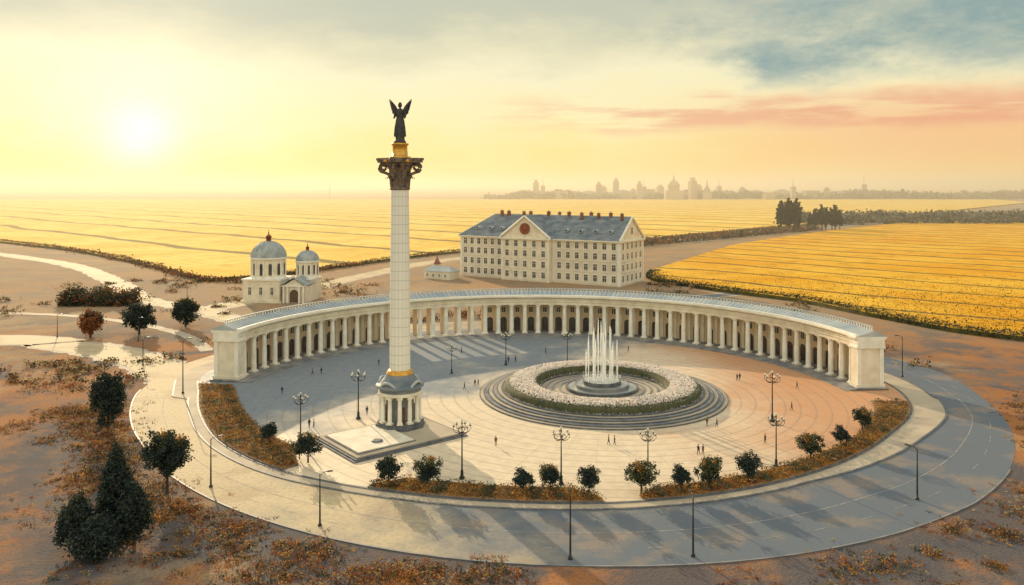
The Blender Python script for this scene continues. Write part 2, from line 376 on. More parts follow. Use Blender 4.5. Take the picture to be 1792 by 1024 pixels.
# ------------------------------------------------------------------ fields
def field(name,poly,m,label,h=1.6):
    b=MB(); b.prism(poly,0,h,m,M['crop_g']); o=struct(b,name,label); return o
FL=[(-640,800),(-500,735),(-333,604),(-231,498),(-158,414),(-128,440),(-100,492),(-60,565),(20,655),(140,745),(310,935),(640,1300),(1500,2300),(1700,2800),(-2600,2800),(-1500,1500)]
FR=[(79,455),(73,418),(98,372),(123,341),(135,305),(150,270),(175,243),(420,200),(1500,500),(1300,1750),(760,1330),(598,1135),(345,860),(250,745),(180,650)]
field('golden_field',FL,M['fieldl'],'wide golden crop field with dark tramlines')
field('amber_field',FR,M['fieldr'],'amber flowering crop field beside the building')
def inside(p,poly):
    c=False;n=len(poly)
    for i in range(n):
        x1,y1=poly[i];x2,y2=poly[(i+1)%n]
        if (y1>p[1])!=(y2>p[1]) and p[0]<(x2-x1)*(p[1]-y1)/(y2-y1)+x1: c=not c
    return c
b=MB(); cnt=0
while cnt<14000:
    y=250+R.random()**1.2*210; x=R.uniform(70,.66*y+10)
    if not inside((x,y),FR): continue
    q=(x*.70+y*.71)/4.2
    if abs(q-round(q))>.3: continue
    if R.random()<(y-270)/170: cnt+=1; continue
    h=R.uniform(1.65,2.0)
    if R.random()<.5: b.add([(x-.25,y,1),(x+.25,y,1),(x+.1,y,h),(x-.1,y,h)],[(0,1,2,3)],M['crop_g'])
    b.quad((x,y,h),.7,M['crop_y'] if R.random()<.7 else M['crop_g'],R,flat=2.0); cnt+=1
struct(b,'sunflower_rows','rows of yellow flowering crop plants along the field','stuff')
b=MB()
edge=smooth([(-640,800),(-500,735),(-333,604),(-231,498),(-158,414),(-128,440),(-100,492),(-60,565),(20,655),(140,745),(310,935)],10)
for i in range(len(edge)-1):
    p,q=edge[i],edge[i+1]; L_=math.dist(p,q); 
    for k in range(int(L_*10)):
        t=R.random(); w_=2.0+1.2*math.sin(i*1.3); b.quad((p[0]+(q[0]-p[0])*t+R.gauss(0,w_),p[1]+(q[1]-p[1])*t+R.gauss(0,w_),R.uniform(0,2.6)),1.5,R.choice([M['leafd'],M['leafm'],M['leafr'],M['leafr']]),R)
ed2=smooth([(79,455),(73,418),(98,372),(123,341),(135,305),(150,270),(175,243)],10)
for i in range(len(ed2)-1):
    p,q=ed2[i],ed2[i+1]; L_=math.dist(p,q)
    for k in range(int(L_*40)):
        t=R.random(); e=abs(R.gauss(0,5)); b.quad((p[0]+(q[0]-p[0])*t+e*.8,p[1]+(q[1]-p[1])*t+e*.6,R.uniform(.4,2.1)),1.0,M['leafd'] if R.random()<.55 else M['leafm'],R)
struct(b,'field_hedge','low dark hedge along the field edges','stuff')

# ------------------------------------------------------------------ colonnade
CC=(6.8,187.5)
A0,A1=5.0,169.0
col=thing('colonnade','curved cream stone colonnade with slate roof facing the square','colonnade',(CC[0],CC[1],0))
b=MB()
for i,(r,z) in enumerate(((74.0,.32),(75.5,.47),(77.0,.62))):
    b.sweep([(r,.1),(r,z),(85.2,z),(85.2,.1)],rad(A0-1.0),rad(A1+1.0),120,M['step'])
b.obj('steps',col)
cb=MB(); cb.box((0,0,.62),(1.9,1.9,.35),M['stone'])
cb.lathe([(.85,.97),(.85,1.15),(.72,1.3),(.72,1.5),(.7,5),(.6,9.2),(.6,9.35),(.8,9.6),(.85,9.9)],M['white'],16); cb.box((0,0,9.9),(1.8,1.8,.3),M['stone'])
NC=50; col0=None; angs=[]
for i in range(NC):
    a=A0+3.1+(A1-A0-6.2)*i/(NC-1); angs.append(a); x,y=79.0*math.cos(rad(a)),79.0*math.sin(rad(a))
    if col0 is None: col0=cb.obj('column',col,(x,y,0),rad(a))
    else: inst(col0,col,(x,y,0),rad(a))
b=MB()
b.sweep([(78.0,10.2),(78.0,11.2),(77.7,11.2),(77.7,11.4),(78.05,11.4),(78.05,12.3),(77.3,12.5),(77.0,12.75),(77.0,13.0),(80.0,13.0),(80.0,10.2)],rad(A0),rad(A1),120,M['stone'])
b.sweep([(80.0,10.2),(80.0,12.92),(84.2,12.92),(84.2,10.2)],rad(A0),rad(A1),120,M['wallb'])
for i in range(300):
    a=rad(A0+.3+(A1-A0-.6)*i/299); b.box((77.85*math.cos(a),77.85*math.sin(a),11.95),(.5,.4,.32),M['white'],a)
b.obj('entablature',col)
b=MB(); b.sweep([(84.2,10.2),(84.2,12.5),(85.2,12.75),(85.2,13.0),(84.0,13.01),(84.0,10.21)],rad(A0),rad(A1),120,M['stone']); b.obj('rear_cornice',col)
b=MB(); b.sweep([(77.35,13.02),(77.4,13.5),(78.2,13.5),(78.3,13.02)],rad(A0-.4),rad(A1+.4),120,M['white']); b.obj('parapet',col)
b=MB()
b.sweep([(78.22,13.04),(78.22,13.3),(82.0,14.5),(85.3,13.04)],rad(A0-.4),rad(A1+.4),120,M['slate2'])
for i in range(150):
    a=rad(A0+(A1-A0)*i/149); c_,s_=math.cos(a),math.sin(a); w=.08
    vs=[]
    for r,z in ((78.3,13.3),(82.0,14.5),(85.2,13.12)):
        for d in (-w,w): vs.append((r*c_-d*s_,r*s_+d*c_,z+.07))
    b.add(vs,[(0,1,3,2),(2,3,5,4)],M['slate'])
b.obj('roof',col)
b=MB()
for i in range(220):
    a=rad(A0+2+(A1-A0-4)*i/219); b.box((83.4*math.cos(a),83.4*math.sin(a),13.85),(.18,.3,1.0),M['white'],a)
b.sweep([(83.15,14.8),(83.15,15.0),(83.65,15.0),(83.65,14.8)],rad(A0+2),rad(A1-2),120,M['slate2']); b.obj('balustrade',col)['kind']='stuff'
def archbay(b,p0,p1,th,z0,z1,hw,spring,m,reveal,arch=True,sill=None):
    p0=Vector((*p0,0));p1=Vector((*p1,0)); u=(p1-p0); W=u.length; u/=W; w=Vector((-u.y,u.x,0)); c=(p0+p1)/2; z_s=sill if sill else z0
    ar=[(-hw,z_s),(-hw,spring)]
    if arch: ar+=[(-hw*math.cos(pi*i/10),spring+hw*math.sin(pi*i/10)) for i in range(1,10)]
    ar+=[(hw,spring),(hw,z_s)]
    for s in (-th/2,th/2):
        P=lambda a,z: c+u*a+w*s+Vector((0,0,z))
        b.add([P(-W/2,z0),P(-hw,z0),P(-hw,z1),P(-W/2,z1)],[(0,1,2,3)],m); b.add([P(hw,z0),P(W/2,z0),P(W/2,z1),P(hw,z1)],[(0,1,2,3)],m)
        if sill: b.add([P(-hw,z0),P(hw,z0),P(hw,sill),P(-hw,sill)],[(0,1,2,3)],m)
        for i in range(1,len(ar)-2):
            (a,z),(a2,z2)=ar[i],ar[i+1]; b.add([P(a,z),P(a2,z2),P(a2,z1),P(a,z1)],[(0,1,2,3)],m)
    for i in range(len(ar)-1):
        (a,z),(a2,z2)=ar[i],ar[i+1]
        f=lambda a,z,s:c+u*a+w*s+Vector((0,0,z))
        b.add([f(a,z,-th/2),f(a2,z2,-th/2),f(a2,z2,th/2),f(a,z,th/2)],[(0,1,2,3)],reveal)
bw=MB(); d0=None;w0=None
def open_bay(i): return 29<=i<=35
for i in range(NC-1):
    a,a2=angs[i],angs[i+1]; p=(83.8*math.cos(rad(a)),83.8*math.sin(rad(a)));q=(83.8*math.cos(rad(a2)),83.8*math.sin(rad(a2))); am=rad((a+a2)/2)
    if open_bay(i):
        bw.box((p[0],p[1],.62),(.9,1.1,9.58),M['wallw'],rad(a)); continue
    archbay(bw,p,q,.7,.62,10.2,1.15,4.2,M['wallw'],M['stone'])
    bw.box((83.3*math.cos(rad(a)),83.3*math.sin(rad(a)),.62),(.35,.9,9.58),M['stone'],rad(a))
    x,y=83.9*math.cos(am),83.9*math.sin(am)
    if d0 is None:
        d=MB(); 
        pts=[(-1.15,.0),(1.15,0),(1.15,3.6)]+[(1.15*math.cos(pi*k/8),3.6+1.15*math.sin(pi*k/8)) for k in range(1,8)]+[(-1.15,3.6)]
        d.add([(0,px,.62+pz) for px,pz in pts],[tuple(range(len(pts)))],M['glass'])
        d.box((-.08,0,.62),(.1,.14,3.5),M['door']); d.box((-.08,0,4.1),(.1,2.3,.18),M['door']); d.box((-.08,-.9,.62),(.1,.4,3.5),M['door']); d.box((-.08,.9,.62),(.1,.4,3.5),M['door'])
        d0=d.obj('arched_door',col,(x,y,0),am)
        d=MB(); d.box((0,0,6.9),(.1,1.2,1.8),M['glass']); d.box((-.03,0,8.7),(.2,1.6,.18),M['stone']); d.box((-.03,0,6.7),(.2,1.6,.18),M['stone']); d.box((-.06,0,6.9),(.08,.1,1.8),M['stone'])
        w0=d.obj('window',col,(83.4*math.cos(am),83.4*math.sin(am),0),am)
    else:
        inst(d0,col,(x,y,0),am); inst(w0,col,(83.4*math.cos(am),83.4*math.sin(am),0),am)
bw.obj('rear_wall',col)
for k,(a0,a1) in enumerate(((A0-.05,A0+2.0),(A1-2.0,A1+.05))):
    b=MB(); b.sweep([(77.9,.1),(77.9,10.15),(84.6,10.15),(84.6,.1)],rad(a0),rad(a1),4,M['stone'])
    b.sweep([(77.55,.1),(77.55,1.3),(84.95,1.3),(84.95,.1)],rad(a0-.25),rad(a1+.25),4,M['stone'])
    e=rad(a0-.08) if k==0 else rad(a1+.08)
    for r in (78.4,84.1): b.box((r*math.cos(e),r*math.sin(e),1.3),(1.0,.3,8.8),M['white'],e)
    b.sweep([(77.5,10.18),(77.5,10.6),(77.8,10.6),(77.8,12.2),(77.0,12.6),(77.0,13.03),(85.3,13.03),(85.3,12.6),(84.7,12.2),(84.7,10.6),(84.95,10.6),(84.95,10.18)],rad(a0-.35),rad(a1+.35),4,M['white'])
    b.obj('end_pavilion',col)

# ------------------------------------------------------------------ monument
mo=thing('monument_column','tall white victory column with bronze capital and winged statue','monument',(-23.06,163.5,.17))
b=MB(); b.lathe([(5.4,0),(5.4,.7),(5.1,.75),(5.1,1.4),(4.7,1.45),(4.7,1.7)],M['dark'],8,smooth=False,phase=pi/8)
b.obj('plinth',mo)
b=MB(); b.lathe([(2.9,1.7),(2.9,7.2)],M['step'],16,smooth=False)
for i in range(4):
    a=i*pi/2+.3; b.box((2.75*math.cos(a),2.75*math.sin(a),1.7),(.5,1.2,3.2),M['door'],a)
b.obj('rotunda_wall',mo)
cb=MB(); cb.box((0,0,1.7),(1.2,1.2,.3),M['stone']); cb.lathe([(.52,2),(.52,2.15),(.44,2.3),(.42,4.5),(.37,6.4),(.5,6.7),(.52,6.85)],M['white'],12); cb.box((0,0,6.85),(1.2,1.2,.35),M['stone'])
c0=None
for i in range(12):
    a=2*pi*i/12+.13; p=(3.95*math.cos(a),3.95*math.sin(a),0)
    if c0 is None:c0=cb.obj('column',mo,p,a)
    else: inst(c0,mo,p,a)
b=MB(); b.lathe([(4.4,7.2),(4.4,7.9),(4.25,7.95),(4.25,8.3),(4.9,8.7),(4.95,9.0),(4.2,9.15),(3.9,9.7),(3.3,10.4),(2.95,10.9),(2.85,11.2)],M['slate'],32)
b.lathe([(4.42,7.22),(4.42,7.88),(4.28,7.93)],M['stone'],32)
for i in range(4):
    a=i*pi/2+pi/4+.3; pts=[]
    for k in range(9):
        t=-1+k/4; pts.append((4.35*math.cos(a+t*.42),4.35*math.sin(a+t*.42),9.05+1.0*(1-t*t)))
    b.tube(pts,.28,M['slate2'],8)
b.obj('entablature',mo)
b=MB(); b.lathe([(2.7,11.15),(2.75,11.4),(2.5,11.55),(2.6,11.8),(2.3,12.0),(2.15,12.1)],M['gold'],32); b.obj('gilded_base_ring',mo)
b=MB(); b.lathe([(2.12,12.05),(2.1,20),(2.02,30),(1.92,40),(1.82,49.0)],M['shaft'],32); b.obj('shaft',mo)
b=MB(); b.lathe([(1.85,48.9),(2.1,49.1),(2.1,49.4),(1.85,49.6),(1.8,50.5),(1.95,52),(2.4,53.6),(3.2,54.5)],M['bronze'],32)
for tier,(z0,h,r0,ou,n_) in enumerate(((49.5,2.3,1.95,1.0,10),(51.3,2.6,2.05,1.6,10))):
    for i in range(n_):
        a=2*pi*(i+.5*tier)/n_; vs=[];c_,s_=math.cos(a),math.sin(a)
        prof=[(0,0,.5),(.05,.35,.58),(.12,.7,.55),(.5,.95,.42),(.85,.9,.3),(ou,.72,.08)]
        for o_,t,w in prof:
            rr=r0+o_
            for d in (-w,0,w): 
                q=rr+(.12 if d==0 else 0); vs.append((q*c_-d*s_,q*s_+d*c_,z0+t*h))
        fs=[]
        for j in range(len(prof)-1):
            for d in (0,1): fs.append((j*3+d,j*3+d+1,j*3+d+4,j*3+d+3))
        b.add(vs,fs,M['bronze'],True)
for i in range(4):
    a=pi/4+i*pi/2+.62; c_,s_=math.cos(a),math.sin(a); pts=[]
    for k in range(22):
        t=k/21; an=-pi/2+t*3.4*pi; rr=1.0*(1-t*.75); pts.append(((3.6+rr*math.cos(an))*c_,(3.6+rr*math.cos(an))*s_,53.6+rr*math.sin(an)))
    b.tube(pts,[.34-.14*k/21 for k in range(22)],M['bronze'],8); b.tube([(1.9*c_,1.9*s_,51.2),(2.5*c_,2.5*s_,52.2),(3.5*c_,3.5*s_,52.6)],.32,M['bronze'],8)
poly=[]
for i in range(4):
    a=pi/4+i*pi/2+.62
    for t in (-.1,.1): poly.append((4.75*math.cos(a+t),4.75*math.sin(a+t)))
    for t in (.45,pi/4,pi/2-.45): poly.append(((3.15+.3*abs(t-pi/4)*3)*math.cos(a+t),(3.15+.3*abs(t-pi/4)*3)*math.sin(a+t)))
b.prism(poly,54.55,55.0,M['bronze']); b.prism([(x*1.05,y*1.05) for x,y in poly],55.0,55.5,M['bronze'])
for i in range(4):
    a=i*pi/2+.62; b.lathe([(.1,0),(.5,.15),(.55,.4),(.2,.7)],M['gold'],10,(3.15*math.cos(a),3.15*math.sin(a),54.5))
b.obj('capital',mo)
b=MB(); b.lathe([(2.2,55.5),(2.2,55.8),(1.6,55.9),(1.5,58.0),(1.8,58.2),(1.8,58.5),(1.3,58.6)],M['gold'],24); b.obj('gilded_drum',mo)
st=MB()
st.lathe([(1.25,58.6),(1.3,58.8),(1.0,59.2),(.95,59.9)],M['statue'],16)
st.lathe([(1.2,59.9),(1.18,60.4),(1.05,61.8),(.95,63.0),(.72,63.9),(.85,64.7),(.92,65.2),(.55,65.55),(.22,65.75),(.2,65.9),(.38,66.1),(.42,66.4),(.36,66.8),(.12,67.0)],M['statue'],20,sy=.78)
for i in range(14):
    a=2*pi*i/14; st.tube([(1.18*math.cos(a),.92*math.sin(a),59.95),(1.02*math.cos(a+.1),.8*math.sin(a+.1),61.9),(.72*math.cos(a+.2),.55*math.sin(a+.2),63.8)],[.12,.09,.03],M['statue'],6)
for s in (-1,1):
    st.tube([(.75*s,0,65.1),(1.15*s,-.25,64.3),(1.1*s,-.75,63.7),(.8*s,-.95,64.1)],[.3,.24,.19,.14],M['statue'],8)
st.obj('statue_body',mo)
for s in (-1,1):
    w=MB()
    lead=[(.4,64.5),(.95,64.7),(1.45,65.4),(1.8,66.4),(2.2,67.7)]
    w.tube([(x*s,.45,z) for x,z in lead],[.26,.3,.26,.2,.06],M['statue'],8)
    for k in range(12):
        t=k/11; bx=.45+1.15*t; bz=64.5+.9*t*t; tx=.72+1.48*t; tz=66.0+1.75*t**.8
        w.add([((bx-.17)*s,.46+.01*k,bz),((bx+.2)*s,.47+.01*k,bz-.1),((tx+.14)*s,.6+.01*k,tz-.35),(tx*s,.64+.01*k,tz),((tx-.16)*s,.58+.01*k,tz-.4)],[(0,1,2,3,4)],M['statue'])
    for k in range(6):
        t=k/5; bx=.45+1.1*t; bz=64.7+.6*t; w.add([((bx-.14)*s,.5,bz),((bx+.16)*s,.5,bz),((bx+.1)*s,.62,bz-1.0+.4*t),((bx-.06)*s,.62,bz-1.2+.5*t)],[(0,1,2,3)],M['statue'])
    w.obj('wing',mo)
pf=thing('monument_platform','low stepped dark stone platform beneath the victory column','platform',(-24.2,157.1,.17),rad(38.9))
b=MB(); b.box((0,0,0),(25,18,.22),M['dark']); b.box((0,0,.22),(24,17,.2),M['dark']); b.obj('steps',pf)
b=MB(); b.box((0,0,.42),(23,16,.2),M['path']); b.obj('paved_top',pf)
b=MB(); b.box((-4.4,0,.62),(12.5,13.5,.14),M['dark']); b.box((-4.4,0,.76),(12,13,.2),M['stone']); b.lathe([(1.1,0),(1.1,.15),(.8,.25)],M['dark'],20,(-4.5,-3,.96)); b.obj('raised_slab',pf)

# ------------------------------------------------------------------ fountain
FC=(21.6,190.9)
fo=thing('fountain','round stepped stone fountain with tall white water jets','fountain',(*FC,.17))
b=MB(); prof=[]
r,z=29.4,0
for i in range(6):
    prof+=[(r,z),(r,z+.26)]; z+=.26; r-=1.05 
b.lathe(prof+[(14.7,z),(14.7,z-.6)],M['dark'],96,smooth=False,caps=False)
for i in range(5): b.lathe([(29.4-1.05*i-1.0,.26*(i+1)+.012),(29.4-1.05*i-.25,.26*(i+1)+.012)],M['step'] if i%2 else M['path'],96,caps=False)
b.obj('terrace_steps',fo)
b=MB(); b.lathe([(14.69,1.02),(8.6,1.04)],M['path'],96,smooth=False,caps=False)
for r in (13.6,12.0,10.4): b.lathe([(r,1.02),(r,1.16),(r-.5,1.16),(r-.5,1.02)],M['step'],96,caps=False,smooth=False)
b.obj('inner_paving',fo)
b=MB(); b.lathe([(8.7,1.0),(8.7,1.75),(8.2,1.75),(8.2,1.5)],M['dark'],64,smooth=False,caps=False); b.lathe([(6.5,1.5),(6.5,2.4),(6.1,2.4),(6.1,2.2)],M['step'],64,smooth=False,caps=False); b.lathe([(4.6,2.2),(4.6,3.2),(4.2,3.2),(4.2,3.0)],M['dark'],64,smooth=False,caps=False); b.obj('basin',fo)
b=MB(); b.lathe([(8.22,1.62),(6.48,1.62)],M['water'],64,caps=False); b.lathe([(6.12,2.3),(4.58,2.3)],M['water'],64,caps=False); b.lathe([(4.22,3.1),(.01,3.1)],M['water'],48,caps=False); b.obj('pool_water',fo)
js=[]
for i in range(11): a=2*pi*i/11+.2; js.append((3.8*math.cos(a),3.8*math.sin(a),R.uniform(6.5,11.0)))
for i in range(6): a=2*pi*i/6+.5; js.append((2.3*math.cos(a),2.3*math.sin(a),R.uniform(10,14.0)))
js+=[(-.9,0,14.8),(.9,.3,13.8)]
for x,y,h in js:
    b=MB(); pts=[];rs=[]
    for k in range(13):
        t=k/12; pts.append((x+R.gauss(0,.03),y+R.gauss(0,.03),3.1+h*t)); rs.append((.10+.10*t)*(1-max(0,t-.8)/.2*.8)*R.uniform(.75,1.25))
    b.tube(pts,rs,M['jet'],7)
    for k in range(90):
        t=R.random()**.7; b.quad((x+R.gauss(0,.06+.12*t),y+R.gauss(0,.06+.12*t),3.1+h*t+R.gauss(0,.15)),.13,M['jet'],R)
    b.obj('water_jet',fo)
b=MB()
for k in range(2000):
    a=R.random()*6.28; r=4.8*math.sqrt(R.random()); b.quad((r*math.cos(a),r*math.sin(a),3.15+abs(R.gauss(0,.8))),.16,M['jet'],R)
b.obj('spray',fo)['kind']='stuff'
b=MB(); z=1.56
b.lathe([(23.4,.0),(23.3,.7),(22.4,1.35),(19.0,1.6),(15.6,1.35),(14.9,.6),(14.8,0)],M['leafm'],96,caps=False)
for k in range(38000):
    a=R.random()*2*pi; r=R.uniform(14.7,23.5); t=(r-19.1)/4.4; zz=1.62*(1-t**4)+.05
    q=R.random(); side=abs(t)>.93
    b.quad((r*math.cos(a),r*math.sin(a),max(.05,zz+R.uniform(-.06,.16)-(R.random()*.8 if side else 0))),.4,(M['leafm'] if q<(.35 if side else .025) else M['petal'] if q<.85 else M['petal2']),R,flat=1.4)
o=struct(b,'flower_bed','ring of white blossoms around the fountain','stuff'); o.location=(*FC,.17+z)

# ------------------------------------------------------------------ planting belts
def belt(a0,a1,win,name):
    f0=lambda a:r_out(a)-win(a); f1=lambda a:r_out(a)
    b=ringslab(f0,f1,.42,M['soil'],M['dark'],a0,a1,60,.12); struct(b,name,'raised planting bed with stone edging')
    b=MB(); n=int((a1-a0)*80)
    for k in range(n):
        a=R.uniform(a0+.3,a1-.3); w=win(a); t=R.random(); x,y=pol(a,r_out(a)-w+.5+(w-1.0)*t)
        f=math.sin(a*1.7)+math.sin(a*.73+2)+R.gauss(0,.7)
        big=R.random()<.16; h=R.uniform(.45,.65)+(.7 if big else 0)
        mm=M['leafo'] if f>.2 else M['leafs'] if f>0 else M['leafr'] if f>-.9 else M['leafm']
        if big and R.random()<.5: mm=M['leafm']
        for j in range(7): b.quad((x+R.gauss(0,.3),y+R.gauss(0,.3),h-R.random()*.3),.34,mm,R,.9)
    struct(b,name.replace('bed','shrubs'),'autumn orange and green ground cover shrubs','stuff')
tap=lambda a0,a1,w:(lambda a: w*min(1,.25+min((a-a0),(a1-a))/5))
belt(172,227,lambda a:9.2*min(1,.35+(227-a)/14),'curved_planting_bed')
belt(243,278.5,tap(243,278.5,6.0),'front_planting_bed')
belt(284.5,357,lambda a:4.8*min(1,.4+(a-284.5)/6)+max(0,(a-335)/6),'long_planting_bed')

# ------------------------------------------------------------------ trees
def crown_mesh(seed,rx,rz,zc,n,leaf,mats,conic=0,lpc=44):
    r=random.Random(seed); b=MB()
    lob=[(Vector((r.gauss(0,1),r.gauss(0,1),r.gauss(0,1))).normalized(),r.uniform(-.34,.26)) for _ in range(9)]
    for i in range(n):
        d=Vector((r.gauss(0,1),r.gauss(0,1),r.gauss(0,1))).normalized(); k=r.uniform(.25,.95)**.5
        for l,amp in lob: k*=1+amp*max(0,d.dot(l))**3
        k*=r.uniform(.9,1.1)
        z=d.z*rz*k; sc=1 if not conic else max(.12,1-conic*(z+rz)/(2*rz))
        c=Vector((d.x*rx*k*sc,d.y*rx*k*sc,zc+z)); cr=rx*.20*(.6+.4*sc)
        lit=d.z*.5+d.y*.5+r.uniform(-.4,.4); m=mats[0] if lit<.2 else mats[1] if lit<.7 else mats[2]  # sun shading put into the colour: lighter leaves on the upper, sunward side
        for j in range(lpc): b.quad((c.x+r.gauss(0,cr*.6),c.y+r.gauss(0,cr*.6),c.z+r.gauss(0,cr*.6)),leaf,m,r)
    for i in range(n*8):
        d=Vector((r.gauss(0,1),r.gauss(0,1),r.gauss(0,1))).normalized()*r.uniform(.1,.55); z=d.z*rz; sc=1 if not conic else max(.12,1-conic*(z+rz)/(2*rz))
        b.quad((d.x*rx*sc,d.y*rx*sc,zc+z),leaf*1.6,mats[0],r)
    return b
def trunk_mesh(seed,h,r0,top,spread):
    r=random.Random(seed); b=MB(); b.tube([(0,0,-.1),(.02,0,h*.3),(.05,.03,h*.6),(0,.05,h)],[r0*1.3,r0,r0*.8,r0*.55],M['bark'],8)
    for i in range(6):
        a=i*1.05+r.random(); z=h*r.uniform(.55,.95); b.tube([(0,0,z),(spread*.35*math.cos(a),spread*.35*math.sin(a),z+(top-z)*.4),(spread*.7*math.cos(a),spread*.7*math.sin(a),z+(top-z)*.75)],[r0*.5,r0*.3,r0*.1],M['bark'],6)
    return b
def tree(name,label,loc,seed,H,w,zb,leaf,mats,n=60,conic=0,group=None,cat='tree',tr=None):
    t=thing(name,label,cat,loc,0,group)
    trunk_mesh(seed,zb+(H-zb)*.45,tr or H*.022,H*.9,w/2).obj('trunk',t)
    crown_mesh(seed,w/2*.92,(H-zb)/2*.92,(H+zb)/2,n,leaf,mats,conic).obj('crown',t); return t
D=[M['leafd'],M['leafd'],M['leafm']]; DO=[M['leafd'],M['leafm'],M['leafo']]
base=[]
for k in range(4):
    base.append(tree('round_tree','small round dark green tree in the planting bed',(0,0,.4),11+k,5.0,4.3+.25*k,.9,.34,DO if k%2 else D,60,group='round trees around the square',tr=.13))
pos=[(-46.6,152.7,.85),(-36.6,142.5,1.1),(-20.5,131.5,.98),(-13.9,130.2,1.02),(1.8,127.9,.92),(6.2,128.2,.92),(12.4,127.8,.88),(20.9,128.2,1.12),(27.4,128.6,.84),(32.5,130.8,1.08),(39.7,133.4,1.0),(53.8,143.0,.98),(62.3,150.4,.9),(71.0,160.9,.95),(-47.8,155.2,.6),(-38.5,144.0,.7)]
for i,(x,y,s) in enumerate(pos):
    if i<4: o=base[i]; o.location=(x,y,.4); o.scale=(s,s,s)
    else: dup(base[i%4],(x,y,.4),R.random()*6,(s*R.uniform(.88,1.08),s,s*R.uniform(.9,1.12)))
tree('roadside_tree','dark bushy tree on the grass beside the road',(-55.9,128.7,0),31,10.6,6.6,2.6,.5,DO,150)
tree('conical_tree','dense dark conical evergreen on the rough grass',(-56.6,113.5,0),32,13.5,9,.1,.5,D,230,.85)
tree('conical_tree','dense dark conical evergreen on the rough grass',(-52.6,110.5,0),35,9.5,7.5,.1,.5,D,170,.75)
tree('conical_tree','low dense dark evergreen on the rough grass',(-60.0,109.5,0),38,8,8.5,.1,.5,D,150,.7)
tree('conical_tree','low dense dark evergreen on the rough grass',(-55.5,106.5,0),39,5.5,9,.05,.5,D,150,.5)
tree('roadside_tree','tall dark tree beside the curving road',(-82.9,163,0),33,12.2,7.4,1.0,.55,D,150)
tree('roadside_tree','rounded dark tree beside the pale road',(-125.7,268,0),34,10,10,1.2,.75,D,110)
tree('roadside_tree','rounded autumn tree beside the pale road',(-116,282,0),36,10.5,9.5,1.2,.75,DO,110)
tree('roadside_tree','reddish brown tree on the grass',(-139,262,0),37,9,9,.8,.75,[M['leafr'],M['leafd'],M['leafo']],100)
pop=[tree('poplar_tree','tall narrow poplar beside the field road',(0,0,0),41+k,27,8,.6,1.6,[M['leafd'],M['leafd'],M['leafm']],90,.15,'poplars beside the field road') for k in range(2)]
pp=[(294,869,1.3),(299,866,1.36),(304,870,1.32),(309,868,1.36),(313,869,1.25),(335,893,.75),(341,893,.95),(347,889,1.1),(353,893,1.0),(359,891,.95),(365,897,1.1),(371,899,.85)]
for i,(x,y,s) in enumerate(pp):
    if i<2: pop[i].location=(x,y,0); pop[i].scale=(s,s,s)
    else: dup(pop[i%2],(x,y,0),R.random()*6,s)
def mass(name,label,fn,n,leaf,mats):
    b=MB()
    for i in range(n):
        c,s=fn()
        mm=R.choice(mats)
        for j in range(9): b.quad((c[0]+R.gauss(0,s),c[1]+R.gauss(0,s),max(.05,c[2]+R.gauss(0,s*.7))),leaf,mm,R)
    struct(b,name,label,'stuff')
def fb0():
    x=R.uniform(-188,-160); return ((x,R.uniform(328,342),R.random()**1.5*(5+1.5*math.sin(x*.5))),.9)
mass('shrubbery','dark shrub thicket beside the crossing roads',fb0,1100,1.1,[M['leafd'],M['leafr'],M['leafd'],M['leafm']])
spots=[]
for i in range(170):
    a=R.uniform(186,266) if R.random()<.68 else R.uniform(285,362); spots.append((a,r_road(a)+2.5+abs(R.gauss(0,7)),R.uniform(.8,3.0)))
def fb():
    a,r,s=R.choice(spots); x,y=pol(a,r); dx,dy=R.gauss(0,s),R.gauss(0,s); 
    return ((x+dx,y+dy,max(0,.5*s-(dx*dx+dy*dy)/s/3)*R.random()),.3)
mass('autumn_undergrowth','russet and orange undergrowth beside the road',fb,7000,.34,[M['leafr'],M['leafo'],M['leafr'],M['leafr'],M['leafm'],M['leafd'],M['leafs']])
sp2=[]
for i in range(150):
    q=R.random()
    if q<.4: sp2.append((R.uniform(-230,-60),R.uniform(300,420),R.uniform(1,3)))
    elif q<.7: a=R.uniform(15,160); x,y=pol(a,R.uniform(109,125)); sp2.append((x,y,R.uniform(1,2.6)))
    elif q<.85: sp2.append((R.uniform(62,125),R.uniform(300,400),R.uniform(1,2.6)))
    else: sp2.append((R.uniform(-175,-95),R.uniform(195,225),R.uniform(1,2.4)))
def fbb():
    x,y,s=R.choice(sp2); dx,dy=R.gauss(0,s*1.2),R.gauss(0,s*.8)
    x+=dx;y+=dy
    return ((x,y,max(0,s*.7)*R.random()),.5)
mass('low_scrub','brown low scrub scattered over the grass',fbb,3000,.7,[M['leafr'],M['leafm'],M['leafs'],M['leafd']])
def fb2():
    y=R.uniform(1010,1180); x=y*.415+R.uniform(-40,330); return ((x+ -40,y,R.uniform(0,11)),3)
mass('tree_belt','distant belt of trees beyond the field road',fb2,1300,5,[M['leafh'],M['leafd']])
def fb3():
    x=R.uniform(-100,2600); return ((x,R.uniform(2850,3400),R.uniform(0,13)+8*math.sin(x*.01)+6*math.sin(x*.037)),6)
mass('distant_woodland','hazy woodland on the horizon',fb3,3400,14,[M['leafh']])
def fb4():
    t=R.random(); return ((70+t*260+R.uniform(-10,10)+14,668+t*262+R.uniform(-5,5)-28,R.uniform(0,5)),1.6)
mass('roadside_scrub','brown scrub along the field road',fb4,700,2.2,[M['leafr'],M['leafd'],M['leafm']])

